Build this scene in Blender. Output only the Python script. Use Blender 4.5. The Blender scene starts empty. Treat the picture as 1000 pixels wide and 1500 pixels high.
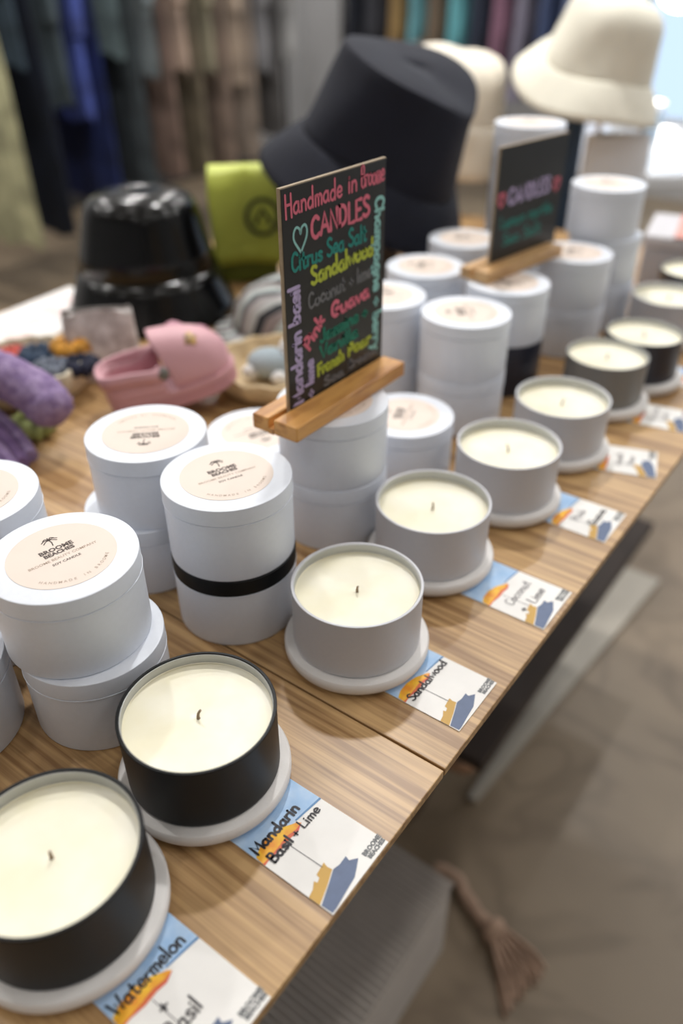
import bpy, bmesh, math, random
from mathutils import Vector, Matrix, noise
PI = math.pi
sc = bpy.context.scene
COL = sc.collection
TZ = 0.75                       # height of the table top above the floor; z below is given from the table top

# ------------------------------------------------------------------ camera
cam_d = bpy.data.cameras.new('camera'); cam = bpy.data.objects.new('camera', cam_d); COL.objects.link(cam)
cam_d.sensor_fit = 'VERTICAL'; cam_d.sensor_height = 36.0; cam_d.lens = 36.0 * 1169.66 / 1500.0
Rv = Vector((.80498698, .59327755, -.00420741)); Uv = Vector((-.33477246, .46006705, .82235376)); Fv = Vector((-.48981972, .66057555, -.56896097))
cam.matrix_world = Matrix(((Rv.x, Uv.x, -Fv.x, .12060538), (Rv.y, Uv.y, -Fv.y, -.25557188), (Rv.z, Uv.z, -Fv.z, .36274535 + TZ), (0, 0, 0, 1)))
cam_d.dof.use_dof = True; cam_d.dof.focus_distance = 0.435; cam_d.dof.aperture_fstop = 28.07 / 9.0
cam_d.clip_start = 0.02
sc.camera = cam
# ------------------------------------------------------------------ world, exposure
w = bpy.data.worlds.new('world'); sc.world = w; w.use_nodes = True
w.node_tree.nodes['Background'].inputs[0].default_value = (.62, .72, .85, 1); w.node_tree.nodes['Background'].inputs[1].default_value = .6
sc.view_settings.view_transform = 'Standard'; sc.view_settings.look = 'None'; sc.view_settings.gamma = 1.0
sc.view_settings.use_curve_mapping = False
sc.view_settings.exposure = 0.32
LAMP_W = 4.6                   # watts of each ceiling downlight
WINDOW = 0.95                    # strength of the daylight in the shop window

# ------------------------------------------------------------------ helpers
def lin(c):
    f = lambda v: (v / 255 / 12.92) if v / 255 <= .04045 else ((v / 255 + .055) / 1.055) ** 2.4
    return (f(c[0]), f(c[1]), f(c[2]), 1.0)
MATS = {}
def mat(name, rgb, rough=.6, metal=0., var=0., scale=30., bump=0., bscale=200., coat=0., rgb2=None, spec=.5, emit=0.):
    if name in MATS: return MATS[name]
    m = bpy.data.materials.new(name); m.use_nodes = True; MATS[name] = m
    nt = m.node_tree; b = nt.nodes['Principled BSDF']; L = nt.links
    c = lin(rgb)
    b.inputs['Base Color'].default_value = c; b.inputs['Roughness'].default_value = rough
    b.inputs['Metallic'].default_value = metal; b.inputs['Coat Weight'].default_value = coat; b.inputs['Specular IOR Level'].default_value = spec
    if emit: b.inputs['Emission Color'].default_value = c; b.inputs['Emission Strength'].default_value = emit
    tc = nt.nodes.new('ShaderNodeTexCoord')
    n = nt.nodes.new('ShaderNodeTexNoise'); n.inputs['Scale'].default_value = scale; n.inputs['Detail'].default_value = 4
    L.new(tc.outputs['Object'], n.inputs['Vector'])
    r = nt.nodes.new('ShaderNodeValToRGB'); L.new(n.outputs['Fac'], r.inputs[0])
    d = lin(rgb2) if rgb2 else tuple(x * (1 - var) for x in c[:3]) + (1,)
    r.color_ramp.elements[0].position = .35; r.color_ramp.elements[1].position = .65
    r.color_ramp.elements[0].color = d; r.color_ramp.elements[1].color = c
    L.new(r.outputs[0], b.inputs['Base Color'])
    if bump:
        n2 = nt.nodes.new('ShaderNodeTexNoise'); n2.inputs['Scale'].default_value = bscale; n2.inputs['Detail'].default_value = 3
        L.new(tc.outputs['Object'], n2.inputs['Vector'])
        bp = nt.nodes.new('ShaderNodeBump'); bp.inputs['Strength'].default_value = bump; bp.inputs['Distance'].default_value = .002
        L.new(n2.outputs['Fac'], bp.inputs['Height']); L.new(bp.outputs[0], b.inputs['Normal'])
    return m
def wood(name, light, dark, sx, sy, sz, rough=.45, ring=6., fine=1.0, f2=14., ramp=None):
    m = bpy.data.materials.new(name); m.use_nodes = True; nt = m.node_tree; L = nt.links; b = nt.nodes['Principled BSDF']
    tc = nt.nodes.new('ShaderNodeTexCoord'); mp = nt.nodes.new('ShaderNodeMapping'); mp.inputs['Scale'].default_value = (sx, sy, sz)
    oi = nt.nodes.new('ShaderNodeObjectInfo'); vm = nt.nodes.new('ShaderNodeVectorMath'); vm.operation = 'MULTIPLY_ADD'
    L.new(oi.outputs['Random'], vm.inputs[0]); vm.inputs[1].default_value = (3, 7, 5); L.new(tc.outputs['Object'], vm.inputs[2])
    L.new(vm.outputs[0], mp.inputs['Vector'])
    n = nt.nodes.new('ShaderNodeTexNoise'); n.inputs['Scale'].default_value = 1.0; n.inputs['Detail'].default_value = 2; n.inputs['Distortion'].default_value = .6
    L.new(mp.outputs[0], n.inputs['Vector'])
    mu = nt.nodes.new('ShaderNodeMath'); mu.operation = 'MULTIPLY'; mu.inputs[1].default_value = ring; L.new(n.outputs['Fac'], mu.inputs[0])
    fr = nt.nodes.new('ShaderNodeMath'); fr.operation = 'PINGPONG'; fr.inputs[1].default_value = .5; L.new(mu.outputs[0], fr.inputs[0])
    mp2 = nt.nodes.new('ShaderNodeMapping'); mp2.inputs['Scale'].default_value = (sx * 4, sy * f2, sz * f2); L.new(vm.outputs[0], mp2.inputs['Vector'])
    n2 = nt.nodes.new('ShaderNodeTexNoise'); n2.inputs['Scale'].default_value = 1.; n2.inputs['Detail'].default_value = 5; L.new(mp2.outputs[0], n2.inputs['Vector'])
    ad = nt.nodes.new('ShaderNodeMath'); ad.operation = 'MULTIPLY_ADD'; ad.inputs[1].default_value = fine; L.new(n2.outputs['Fac'], ad.inputs[0]); L.new(fr.outputs[0], ad.inputs[2])
    r = nt.nodes.new('ShaderNodeValToRGB'); r.color_ramp.elements[0].position = .42 * fine; r.color_ramp.elements[1].position = .35 + .55 * fine
    if ramp: r.color_ramp.elements[0].position, r.color_ramp.elements[1].position = ramp[0] / 3, ramp[1] / 3; dv = nt.nodes.new('ShaderNodeMath'); dv.operation = 'DIVIDE'; dv.inputs[1].default_value = 3.; L.new(ad.outputs[0], dv.inputs[0]); ad = dv
    r.color_ramp.elements[0].color = lin(dark); r.color_ramp.elements[1].color = lin(light)
    L.new(ad.outputs[0], r.inputs[0]); L.new(r.outputs[0], b.inputs['Base Color'])
    b.inputs['Roughness'].default_value = rough
    bp = nt.nodes.new('ShaderNodeBump'); bp.inputs['Strength'].default_value = .08; bp.inputs['Distance'].default_value = .001
    L.new(n2.outputs['Fac'], bp.inputs['Height']); L.new(bp.outputs[0], b.inputs['Normal'])
    return m
def stripes(name, cols, scale, axis='X', rough=.8):
    m = bpy.data.materials.new(name); m.use_nodes = True; nt = m.node_tree; L = nt.links; b = nt.nodes['Principled BSDF']
    tc = nt.nodes.new('ShaderNodeTexCoord'); sp = nt.nodes.new('ShaderNodeSeparateXYZ'); L.new(tc.outputs['Object'], sp.inputs[0])
    mu = nt.nodes.new('ShaderNodeMath'); mu.operation = 'MULTIPLY'; mu.inputs[1].default_value = scale; L.new(sp.outputs[axis], mu.inputs[0])
    fr = nt.nodes.new('ShaderNodeMath'); fr.operation = 'FRACT'; L.new(mu.outputs[0], fr.inputs[0])
    r = nt.nodes.new('ShaderNodeValToRGB'); r.color_ramp.interpolation = 'CONSTANT'
    for i, c in enumerate(cols):
        e = r.color_ramp.elements[i] if i < 2 else r.color_ramp.elements.new(i / len(cols))
        e.position = i / len(cols); e.color = lin(c)
    L.new(fr.outputs[0], r.inputs[0]); L.new(r.outputs[0], b.inputs['Base Color']); b.inputs['Roughness'].default_value = rough
    return m

def tag(o, label=None, cat=None, group=None, kind=None):
    if label: o['label'] = label
    if cat: o['category'] = cat
    if group: o['group'] = group
    if kind: o['kind'] = kind
    return o
def link(name, me, m, parent=None, loc=(0, 0, 0), rot=(0, 0, 0), smooth=None):
    o = bpy.data.objects.new(name, me); COL.objects.link(o)
    if m is not None and len(me.materials) == 0: me.materials.append(m)
    if parent: o.parent = parent
    o.location = loc; o.rotation_euler = rot
    if smooth is not None: shade(me, smooth)
    return o
def shade(me, ang):
    me.polygons.foreach_set('use_smooth', [True] * len(me.polygons))
    bm = bmesh.new(); bm.from_mesh(me)
    for e in bm.edges:
        if len(e.link_faces) == 2 and e.calc_face_angle(0) > ang: e.smooth = False
    bm.to_mesh(me); bm.free()
def thing(name, label, cat, loc=(0, 0, 0), rz=0., group=None, world=False):
    o = bpy.data.objects.new(name, None); COL.objects.link(o); o.empty_display_size = .02
    o.location = (loc[0], loc[1], loc[2] + (0 if world else TZ)); o.rotation_euler = (0, 0, rz)
    return tag(o, label, cat, group)
def mesh(name, vs, fs):
    me = bpy.data.meshes.new(name); me.from_pydata([tuple(v) for v in vs], [], fs); me.validate(); me.update(); return me
def lathe(name, prof, n=48, ex=1., ey=1., wob=None, capb=False, capt=False):
    vs, fs = [], []
    for i, (r, z) in enumerate(prof):
        for k in range(n):
            a = 2 * PI * k / n; rr, zz = (r, z) if wob is None else wob(r, z, a, i)
            vs.append((rr * math.cos(a) * ex, rr * math.sin(a) * ey, zz))
    for i in range(len(prof) - 1):
        for k in range(n):
            k2 = (k + 1) % n; fs.append((i * n + k, i * n + k2, (i + 1) * n + k2, (i + 1) * n + k))
    if capb: fs.append(tuple(range(n - 1, -1, -1)))
    if capt: fs.append(tuple(range((len(prof) - 1) * n, len(prof) * n)))
    return mesh(name, vs, fs)
def boxbm(bm, x0, x1, y0, y1, z0, z1, bev=0.):
    g = bmesh.ops.create_cube(bm, size=1.)
    for v in g['verts']: v.co = Vector(((x0 + x1) / 2 + v.co.x * (x1 - x0), (y0 + y1) / 2 + v.co.y * (y1 - y0), (z0 + z1) / 2 + v.co.z * (z1 - z0)))
    if bev:
        es = list({e for v in g['verts'] for e in v.link_edges})
        bmesh.ops.bevel(bm, geom=es, offset=bev, segments=2, affect='EDGES', profile=.5)
def box(name, x0, x1, y0, y1, z0, z1, bev=0.):
    bm = bmesh.new(); boxbm(bm, x0, x1, y0, y1, z0, z1, bev); me = bpy.data.meshes.new(name); bm.to_mesh(me); bm.free(); return me
def crom(pts, sub=5):
    P = [Vector(p) for p in pts]
    if len(P) < 3: return P
    out = []
    for i in range(len(P) - 1):
        a = P[i - 1] if i else P[0] * 2 - P[1]; b, c = P[i], P[i + 1]; d = P[i + 2] if i + 2 < len(P) else P[-1] * 2 - P[-2]
        for s in range(sub):
            t = s / sub
            out.append(.5 * ((2 * b) + (c - a) * t + (2 * a - 5 * b + 4 * c - d) * t * t + (3 * b - a - 3 * c + d) * t ** 3))
    return out + [P[-1]]
def tube(name, pts, rad, n=8, sub=5, wob=None):
    path = crom(pts, sub); vs, fs = [], []; m = len(path); up = Vector((0, 0, 1))
    if abs((path[-1] - path[0]).normalized().z) > .9: up = Vector((0, 1, 0))
    for i, p in enumerate(path):
        t = (path[min(i + 1, m - 1)] - path[max(i - 1, 0)]).normalized(); s = t.cross(up).normalized(); u = s.cross(t)
        r = rad if not callable(rad) else rad(i / (m - 1))
        for k in range(n):
            a = 2 * PI * k / n; rr = r if wob is None else r * wob(i, k)
            vs.append(p + s * math.cos(a) * rr + u * math.sin(a) * rr)
    for i in range(m - 1):
        for k in range(n):
            k2 = (k + 1) % n; fs.append((i * n + k, i * n + k2, (i + 1) * n + k2, (i + 1) * n + k))
    fs += [tuple(range(n - 1, -1, -1)), tuple(range((m - 1) * n, m * n))]
    return mesh(name, vs, fs)
def slab(name, poly, z0, z1):           # a flat outline with real thickness
    n = len(poly); vs = [(x, y, z0) for x, y in poly] + [(x, y, z1) for x, y in poly]
    fs = [tuple(range(n - 1, -1, -1)), tuple(range(n, 2 * n))] + [(i, (i + 1) % n, n + (i + 1) % n, n + i) for i in range(n)]
    return mesh(name, vs, fs)
def solid(o, t, off=-1., sub=0):
    m = o.modifiers.new('solidify', 'SOLIDIFY'); m.thickness = t; m.offset = off
    if sub: s = o.modifiers.new('subdivision', 'SUBSURF'); s.levels = sub; s.render_levels = sub
    return o

# ---- handwriting: pen strokes
G = {
 'a': ([[(.42,.42),(.25,.52),(.06,.35),(.06,.12),(.22,0),(.4,.15)],[(.42,.5),(.42,.1),(.5,0)]],.55), 'b': ([[(.08,1),(.08,0)],[(.08,.3),(.25,.5),(.43,.35),(.42,.1),(.25,0),(.08,.1)]],.52),
 'c': ([[(.42,.4),(.25,.52),(.06,.35),(.06,.14),(.22,0),(.42,.1)]],.48), 'd': ([[(.4,.4),(.22,.5),(.05,.33),(.06,.1),(.22,0),(.4,.15)],[(.42,1),(.42,0)]],.54),
 'e': ([[(.06,.26),(.4,.28),(.36,.46),(.2,.52),(.06,.34),(.07,.12),(.22,0),(.42,.08)]],.48), 'f': ([[(.38,.92),(.25,1),(.15,.85),(.15,-.05)],[(.02,.5),(.33,.5)]],.38),
 'g': ([[(.4,.4),(.22,.52),(.05,.33),(.08,.1),(.22,.05),(.4,.18)],[(.42,.5),(.42,-.2),(.3,-.4),(.08,-.32)]],.52), 'h': ([[(.08,1),(.08,0)],[(.08,.3),(.25,.52),(.4,.4),(.42,0)]],.52),
 'i': ([[(.08,.5),(.08,0)],[(.08,.7),(.09,.74)]],.2), 'k': ([[(.08,1),(.08,0)],[(.4,.5),(.08,.22)],[(.16,.28),(.42,0)]],.46), 'l': ([[(.08,1),(.08,0)]],.2),
 'm': ([[(.06,.5),(.06,0)],[(.06,.35),(.18,.52),(.3,.4),(.3,0)],[(.3,.35),(.42,.52),(.55,.4),(.55,0)]],.64), 'n': ([[(.06,.5),(.06,0)],[(.06,.35),(.22,.52),(.38,.4),(.4,0)]],.5),
 'o': ([[(.25,.52),(.06,.35),(.07,.1),(.25,0),(.43,.12),(.43,.38),(.25,.52)]],.52), 'p': ([[(.06,.5),(.06,-.4)],[(.06,.35),(.25,.52),(.43,.35),(.4,.1),(.22,0),(.06,.12)]],.5),
 'r': ([[(.06,.5),(.06,0)],[(.06,.3),(.18,.48),(.34,.48)]],.36), 's': ([[(.36,.44),(.2,.52),(.07,.4),(.2,.27),(.36,.14),(.22,0),(.04,.06)]],.42),
 't': ([[(.16,.85),(.16,.1),(.26,0),(.36,.05)],[(.02,.55),(.34,.55)]],.4), 'u': ([[(.06,.5),(.07,.12),(.2,0),(.36,.12)],[(.4,.5),(.4,0)]],.5),
 'v': ([[(.03,.5),(.2,0),(.38,.5)]],.42), 'w': ([[(.03,.5),(.15,0),(.28,.4),(.42,0),(.55,.5)]],.6), 'y': ([[(.05,.5),(.2,.08)],[(.4,.5),(.12,-.4)]],.44),
 'z': ([[(.05,.5),(.38,.5),(.05,0),(.4,0)]],.44), '+': ([[(.05,.3),(.45,.3)],[(.25,.52),(.25,.08)]],.5), 'H': ([[(.08,1),(.08,-.1)],[(.5,1),(.5,-.1)],[(.08,.52),(.5,.52)]],.6), 'A': ([[(.02,0),(.28,1),(.54,0)],[(.12,.35),(.45,.35)]],.58),
 'B': ([[(.08,1),(.08,0)],[(.08,1),(.38,.95),(.4,.62),(.1,.52)],[(.1,.52),(.48,.45),(.46,.06),(.08,0)]],.55), 'C': ([[(.5,.85),(.3,1),(.08,.75),(.07,.25),(.28,0),(.52,.14)]],.56),
 'D': ([[(.08,1),(.08,0)],[(.08,1),(.4,.88),(.5,.5),(.4,.12),(.08,0)]],.58), 'E': ([[(.45,1),(.08,1),(.08,0),(.46,0)],[(.08,.52),(.38,.52)]],.5), 'F': ([[(.45,1),(.08,1),(.08,0)],[(.08,.52),(.38,.52)]],.48),
 'G': ([[(.5,.85),(.3,1),(.08,.75),(.07,.25),(.28,0),(.52,.14)],[(.52,.14),(.52,.45),(.32,.45)]],.6), 'J': ([[(.4,1),(.4,.15),(.22,0),(.05,.14)]],.48), 'L': ([[(.08,1),(.08,0),(.45,0)]],.48),
 'M': ([[(.06,0),(.1,1),(.34,.3),(.58,1),(.64,0)]],.7), 'N': ([[(.06,0),(.06,1),(.48,0),(.48,1)]],.56), 'P': ([[(.08,1),(.08,0)],[(.08,1),(.4,.95),(.45,.68),(.3,.48),(.08,.46)]],.5),
 'S': ([[(.45,.88),(.26,1),(.08,.8),(.22,.56),(.42,.4),(.46,.15),(.24,0),(.04,.12)]],.52), 'V': ([[(.02,1),(.25,0),(.5,1)]],.52), 'W': ([[(.02,1),(.18,0),(.36,.7),(.54,0),(.72,1)]],.74), ' ': ([],.3)}
SHARP = set('v w y z A E F H J L M N V W'.split())
def strokes(lines, wd, sub=4):          # lines: polylines in the plane -> flat pen ribbons with round ends
    vs, fs = [], []
    for pl in lines:
        P = [Vector((p[0], p[1])) for p in pl]; m = len(P)
        if m < 2: continue
        b = len(vs)
        for i, p in enumerate(P):
            t = (P[min(i + 1, m - 1)] - P[max(i - 1, 0)]).normalized(); nn = Vector((-t.y, t.x)) * wd / 2
            vs += [(p.x + nn.x, p.y + nn.y, 0), (p.x - nn.x, p.y - nn.y, 0)]
        fs += [(b + 2 * i, b + 2 * i + 1, b + 2 * i + 3, b + 2 * i + 2) for i in range(m - 1)]
        for p in (P[0], P[-1]):
            b2 = len(vs); vs += [(p.x + wd / 2 * math.cos(k * PI / 3), p.y + wd / 2 * math.sin(k * PI / 3), .00001) for k in range(6)]; fs.append(tuple(range(b2, b2 + 6)))
    return vs, fs
def textlines(text, h, width=None, x=0., y=0., ang=0., seed=0):
    rnd = random.Random(seed + len(text)); cur = 0.; pls = []
    for ch in text:
        gl, adv = G[ch]; dy = rnd.uniform(-.04, .04)
        for pl in gl:
            q = [(p[0] + cur, p[1] + dy) for p in pl]
            if ch not in SHARP and len(q) > 2: q = [tuple(v) for v in crom([(a, b, 0) for a, b in q], 4)]
            pls.append(q)
        cur += adv + .04
    sx = (width / cur) if width else h
    c, s = math.cos(ang), math.sin(ang)
    return [[(x + c * p[0] * sx - s * p[1] * h, y + s * p[0] * sx + c * p[1] * h) for p in q] for q in pls]
def write(parent, text, h, width, x, y, pen, m, z=0., ang=0., rot=None, seed=0, name='lettering', base=None):
    vs, fs = strokes(textlines(text, h, width, x, y, ang, seed), pen)
    o = link(name, mesh(name, vs, fs), m, parent); o.location = (0, 0, z)
    if base is not None: o.matrix_local = base @ Matrix.Translation((0, 0, z))
    return o
_fc = {}
def print_text(text, size, bold=0., align='CENTER'):     # printed lettering from the built-in typeface as vertices and faces
    k = (text, size, bold)
    if k in _fc: return _fc[k]
    cu = bpy.data.curves.new('print', 'FONT'); cu.body = text; cu.size = size; cu.align_x = align; cu.offset = bold; cu.resolution_u = 2
    o = bpy.data.objects.new('print', cu); COL.objects.link(o); bpy.context.view_layer.update()
    me = o.evaluated_get(bpy.context.evaluated_depsgraph_get()).to_mesh()
    r = ([v.co.copy() for v in me.vertices], [tuple(p.vertices) for p in me.polygons])
    bpy.data.objects.remove(o); bpy.data.curves.remove(cu); _fc[k] = r
    return r

# ------------------------------------------------------------------ room
M_floor = mat('concrete', (144, 127, 104), .42, var=.35, scale=2.2, rgb2=(124, 108, 88))
nt = M_floor.node_tree; b = nt.nodes['Principled BSDF']; L = nt.links
vn = nt.nodes.new('ShaderNodeTexNoise'); vn.inputs['Scale'].default_value = 3.2; vn.inputs['Detail'].default_value = 3; vn.inputs['Distortion'].default_value = 1.6
L.new(nt.nodes['Texture Coordinate'].outputs['Object'], vn.inputs['Vector'])
vr = nt.nodes.new('ShaderNodeValToRGB'); vr.color_ramp.elements[0].position = .44; vr.color_ramp.elements[1].position = .56
vr.color_ramp.elements[0].color = (1, 1, 1, 1); vr.color_ramp.elements[1].color = (1, 1, 1, 1)
e = vr.color_ramp.elements.new(.5); e.color = (.78, .76, .74, 1)
mx = nt.nodes.new('ShaderNodeMix'); mx.data_type = 'RGBA'; mx.blend_type = 'MULTIPLY'; mx.inputs[0].default_value = 1.
L.new(vn.outputs['Fac'], vr.inputs[0]); L.new(nt.nodes['Color Ramp'].outputs[0], mx.inputs[6]); L.new(vr.outputs[0], mx.inputs[7]); L.new(mx.outputs[2], b.inputs['Base Color'])
M_wall = mat('wall_paint', (176, 176, 177), .8, var=.05, scale=3)
M_ceil = mat('ceiling_paint', (238, 236, 232), .85, var=.03)
M_white = mat('white_paint', (232, 234, 238), .5, var=.03)
X0, X1, Y0, Y1, CH = -3.75, 2.4, -2.4, 4.6, 2.75
def struct(name, me, m): return tag(link(name, me, m), kind='structure')
struct('floor', box('floor', X0, X1, Y0, Y1, -.05, 0), M_floor)
struct('ceiling', box('ceiling', X0, X1, Y0, Y1, CH, CH + .08), M_ceil)
struct('wall_left', box('wall_left', X0 - .1, X0, Y0, Y1, 0, CH), M_wall)
struct('wall_right', box('wall_right', X1, X1 + .1, Y0, Y1, 0, CH), M_wall)
struct('wall_front', box('wall_front', X0, X1, Y0 - .1, Y0, 0, CH), M_wall)
WX0, WX1, WZ0, WZ1 = -1.85, 1.9, .35, 2.45           # shop window in the back wall
bm = bmesh.new()
boxbm(bm, X0, WX0, Y1, Y1 + .1, 0, CH); boxbm(bm, WX1, X1, Y1, Y1 + .1, 0, CH); boxbm(bm, WX0, WX1, Y1, Y1 + .1, 0, WZ0); boxbm(bm, WX0, WX1, Y1, Y1 + .1, WZ1, CH)
me = bpy.data.meshes.new('wall_back'); bm.to_mesh(me); bm.free(); struct('wall_back', me, M_wall)
bm = bmesh.new(); t = .05
boxbm(bm, WX0, WX1, Y1 + .01, Y1 + .07, WZ0, WZ0 + t); boxbm(bm, WX0, WX1, Y1 + .01, Y1 + .07, WZ1 - t, WZ1)
for x in (WX0, (WX0 + WX1) / 2 - t / 2, WX1 - t): boxbm(bm, x, x + t, Y1 + .01, Y1 + .07, WZ0 + t, WZ1 - t)
me = bpy.data.meshes.new('window_1'); bm.to_mesh(me); bm.free(); win = struct('window_1', me, M_white)
M_day = bpy.data.materials.new('daylight_pane'); M_day.use_nodes = True
em = M_day.node_tree.nodes.new('ShaderNodeEmission'); em.inputs[0].default_value = (.60, .78, 1., 1); em.inputs[1].default_value = WINDOW
M_day.node_tree.links.new(em.outputs[0], M_day.node_tree.nodes['Material Output'].inputs[0])
for i in range(2):
    a = WX0 + t if i == 0 else (WX0 + WX1) / 2 + t / 2; c = (WX0 + WX1) / 2 - t / 2 if i == 0 else WX1 - t
    link('pane', box('pane', a, c, Y1 + .03, Y1 + .04, WZ0 + t, WZ1 - t), M_day, win)
struct('baseboard_left', box('baseboard_left', X0, X0 + .012, Y0, Y1, 0, .09), mat('dark_skirting', (70, 68, 68), .6, var=.1))

# ceiling downlights
M_lamp = mat('lamp_disc', (255, 244, 228), .5, emit=6.)
trim_me = lathe('trim_ring', [(.062, 0), (.085, 0), (.085, -.008), (.064, -.012), (.062, 0)], 24)
disc_me = lathe('lamp_disc', [(.001, 0), (.06, 0), (.06, .004), (.001, .004)], 24, capb=True, capt=True)
SPOT = {(2, 2): 4., (1, 2): 2.4, (2, 3): 2., (0, 2): 2.6, (0, 3): 2.8, (1, 3): 2.4}          # the lamps over the display are the strong ones
for j, y in enumerate((-1.3, -.1, 1.1, 2.3, 3.5)):
    for i, x in enumerate((-3.0, -1.9, -.75, .4, 1.5)):
        nm = ('first', 'second', 'third', 'fourth', 'fifth')
        d = thing('ceiling_downlight', 'recessed ceiling downlight, %s from the clothes wall, %s row from the window' % (nm[i], nm[4 - j]), 'ceiling light', (x, y, CH - .0005), 0, 'recessed ceiling downlights', world=True)
        link('trim_ring', trim_me, M_white, d); link('lamp_disc', disc_me, M_lamp, d, (0, 0, -.006))
        ld = bpy.data.lights.new('downlight_beam', 'AREA'); ld.shape = 'DISK'; ld.size = .12; ld.energy = LAMP_W * SPOT.get((i, j), .35 if j < 2 and i > 1 else .6 if j == 0 else 1.5 if i < 2 or j > 2 else .9); ld.color = (1., .985, .965)
        lo = bpy.data.objects.new('downlight_beam', ld); COL.objects.link(lo); lo.parent = d; lo.location = (0, 0, -.016)

# ------------------------------------------------------------------ display table
M_oak = wood('oak', (194, 158, 110), (144, 108, 69), 1.8, 34., 34., .36, ring=5., fine=2.2, f2=9., ramp=(.95, 1.66))
M_edge = mat('oak_edge', (120, 88, 58), .6, var=.3, scale=60)
M_steel = mat('black_steel', (38, 34, 32), .5, var=.1)
table = thing('display_table', 'long oak topped display table carrying the candles', 'table', (0, 0, -TZ))
for y0, y1 in ((-.62, -.0006), (.0006, .62), (.6208, 1.02)):
    bo = link('board', box('board', -.40, .40, -(y1 - y0) / 2, (y1 - y0) / 2, -.006, 0, .0006), M_oak, table, (-.40, (y0 + y1) / 2, TZ))
bm = bmesh.new(); boxbm(bm, -.76, -.05, -.60, 1.0, TZ - .03, TZ - .0062); me = bpy.data.meshes.new('under_frame'); bm.to_mesh(me); bm.free(); link('under_frame', me, M_steel, table)
for x, y in ((-.72, -.56), (-.72, .94), (-.36, -.56), (-.36, .94)): link('leg', box('leg', x - .02, x + .02, y - .02, y + .02, 0, TZ - .03, .003), M_steel, table)
link('rear_shade_panel', box('rear_shade_panel', -.56, -.54, -.5, .9, .03, TZ - .03), mat('shade_panel_brown', (62, 48, 38), .7, var=.2), table)  # unseen panel added to deepen the shade under the table

link('shade_shelf', box('shade_shelf', -.74, -.120, .36, 1.0, .272, .290, .002), mat('shade_panel_brown', (62, 48, 38), .7, var=.2), table)  # dark shelf added to stand in for the shaded floor below the edge

# ------------------------------------------------------------------ candles
HL, RT = .0526, .04
M_tinwhite = mat('white_tin', (226, 231, 240), .40, var=.02, scale=300, bump=.02, bscale=900)
M_tingrey = mat('pale_grey_tin', (206, 207, 212), .45, var=.02, scale=300, bump=.02, bscale=900)
M_tindark = mat('grey_tin', (128, 128, 126), .45, var=.03, scale=300)
M_tinblack = mat('black_tin', (11, 13, 15), .46, spec=.25, var=.05, scale=300, bump=.02, bscale=900)
M_tinnavy = mat('navy_tin', (28, 32, 48), .4, var=.05, scale=300)
M_wax = mat('soy_wax', (249, 246, 230), .34, var=.05, scale=20, bump=.12, bscale=60, rgb2=(241, 235, 206))
M_inner = mat('bare_tin_inside', (186, 188, 188), .38, metal=.6, var=.03, scale=100)
M_wick = mat('wick', (168, 146, 120), .9, var=.3, scale=400)
M_coast = mat('coaster_stone', (236, 233, 230), .75, var=.05, scale=40, bump=.05, bscale=500)
M_label = mat('label_paper', (228, 213, 201), .55, var=.03, scale=60)
M_print = mat('label_ink', (84, 70, 64), .6, var=.1)
M_print2 = mat('label_ink_pale', (168, 146, 128), .6, var=.1)
H = .0417
def openprof(r, h): return [(.001, .0006), (r - .003, .0006), (r - .0012, 0), (r - .0002, .0012), (r, .003), (r, h - .0016), (r + .0003, h - .001), (r + .0003, h - .0003), (r, h), (r - .0012, h), (r - .0015, h - .0005), (r - .0015, h - .013), (.001, h - .0132)]
def waxprof(r, h):
    p = [(.001, h - .0055)] + [(r * q, h - .0052 + .0006 * q * q) for q in (.06, .15, .3, .5, .7, .85, .95)] + [(r - .0024, h - .0043), (r - .00192, h - .0038)]
    return p
def candle(x, y, tin, label, rad=RT, lvl=0., seed=0):
    t = thing('candle', label, 'candle', (x, y, .0112), 0, 'open candles along the table edge')
    link('tin', lathe('tin', openprof(rad, H), 72), tin, t, smooth=.6)
    link('inner_wall', lathe('inner_wall', [(rad - .00152, H - .0006), (rad - .0018, H - .0008), (rad - .0019, H - .0126), (rad - .00152, H - .0126)], 72), M_inner, t, smooth=.6)
    rnd = random.Random(seed)
    ph = rnd.uniform(0, 6)
    wx = lathe('wax', waxprof(rad, H - lvl), 72, wob=lambda r, z, a, i: (r, z + .00018 * math.sin(2 * a + ph) * min(1, r / .02) + .00012 * math.sin(5 * r * 300 + a)))
    wo = link('wax', wx, M_wax, t, (0, 0, -.0022), smooth=1.2)
    lx, ly = rnd.uniform(-.0012, .0012), rnd.uniform(-.0012, .0012); z0 = H - lvl - .0080
    link('wick', tube('wick', [(0, 0, z0), (0, 0, z0 + .0025), (lx * .5, ly * .5, z0 + .0045), (lx * 1.6, ly * 1.6, z0 + .0064)], lambda s: .00085 - .0002 * s, 8, 3), M_wick, t, smooth=1.)
    return t
coast_me = lathe('stone_coaster', [(.001, 0), (.0405, 0), (.0442, .0018), (.0458, .0048), (.0458, .0088), (.0448, .0102), (.0435, .0105), (.001, .0105)], 72)
def coaster(x, y, label):
    return tag(link('stone_coaster', coast_me, M_coast, None, (x, y, TZ + .0007), smooth=.7), label, 'coaster', 'round stone coasters under the candles')
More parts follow.
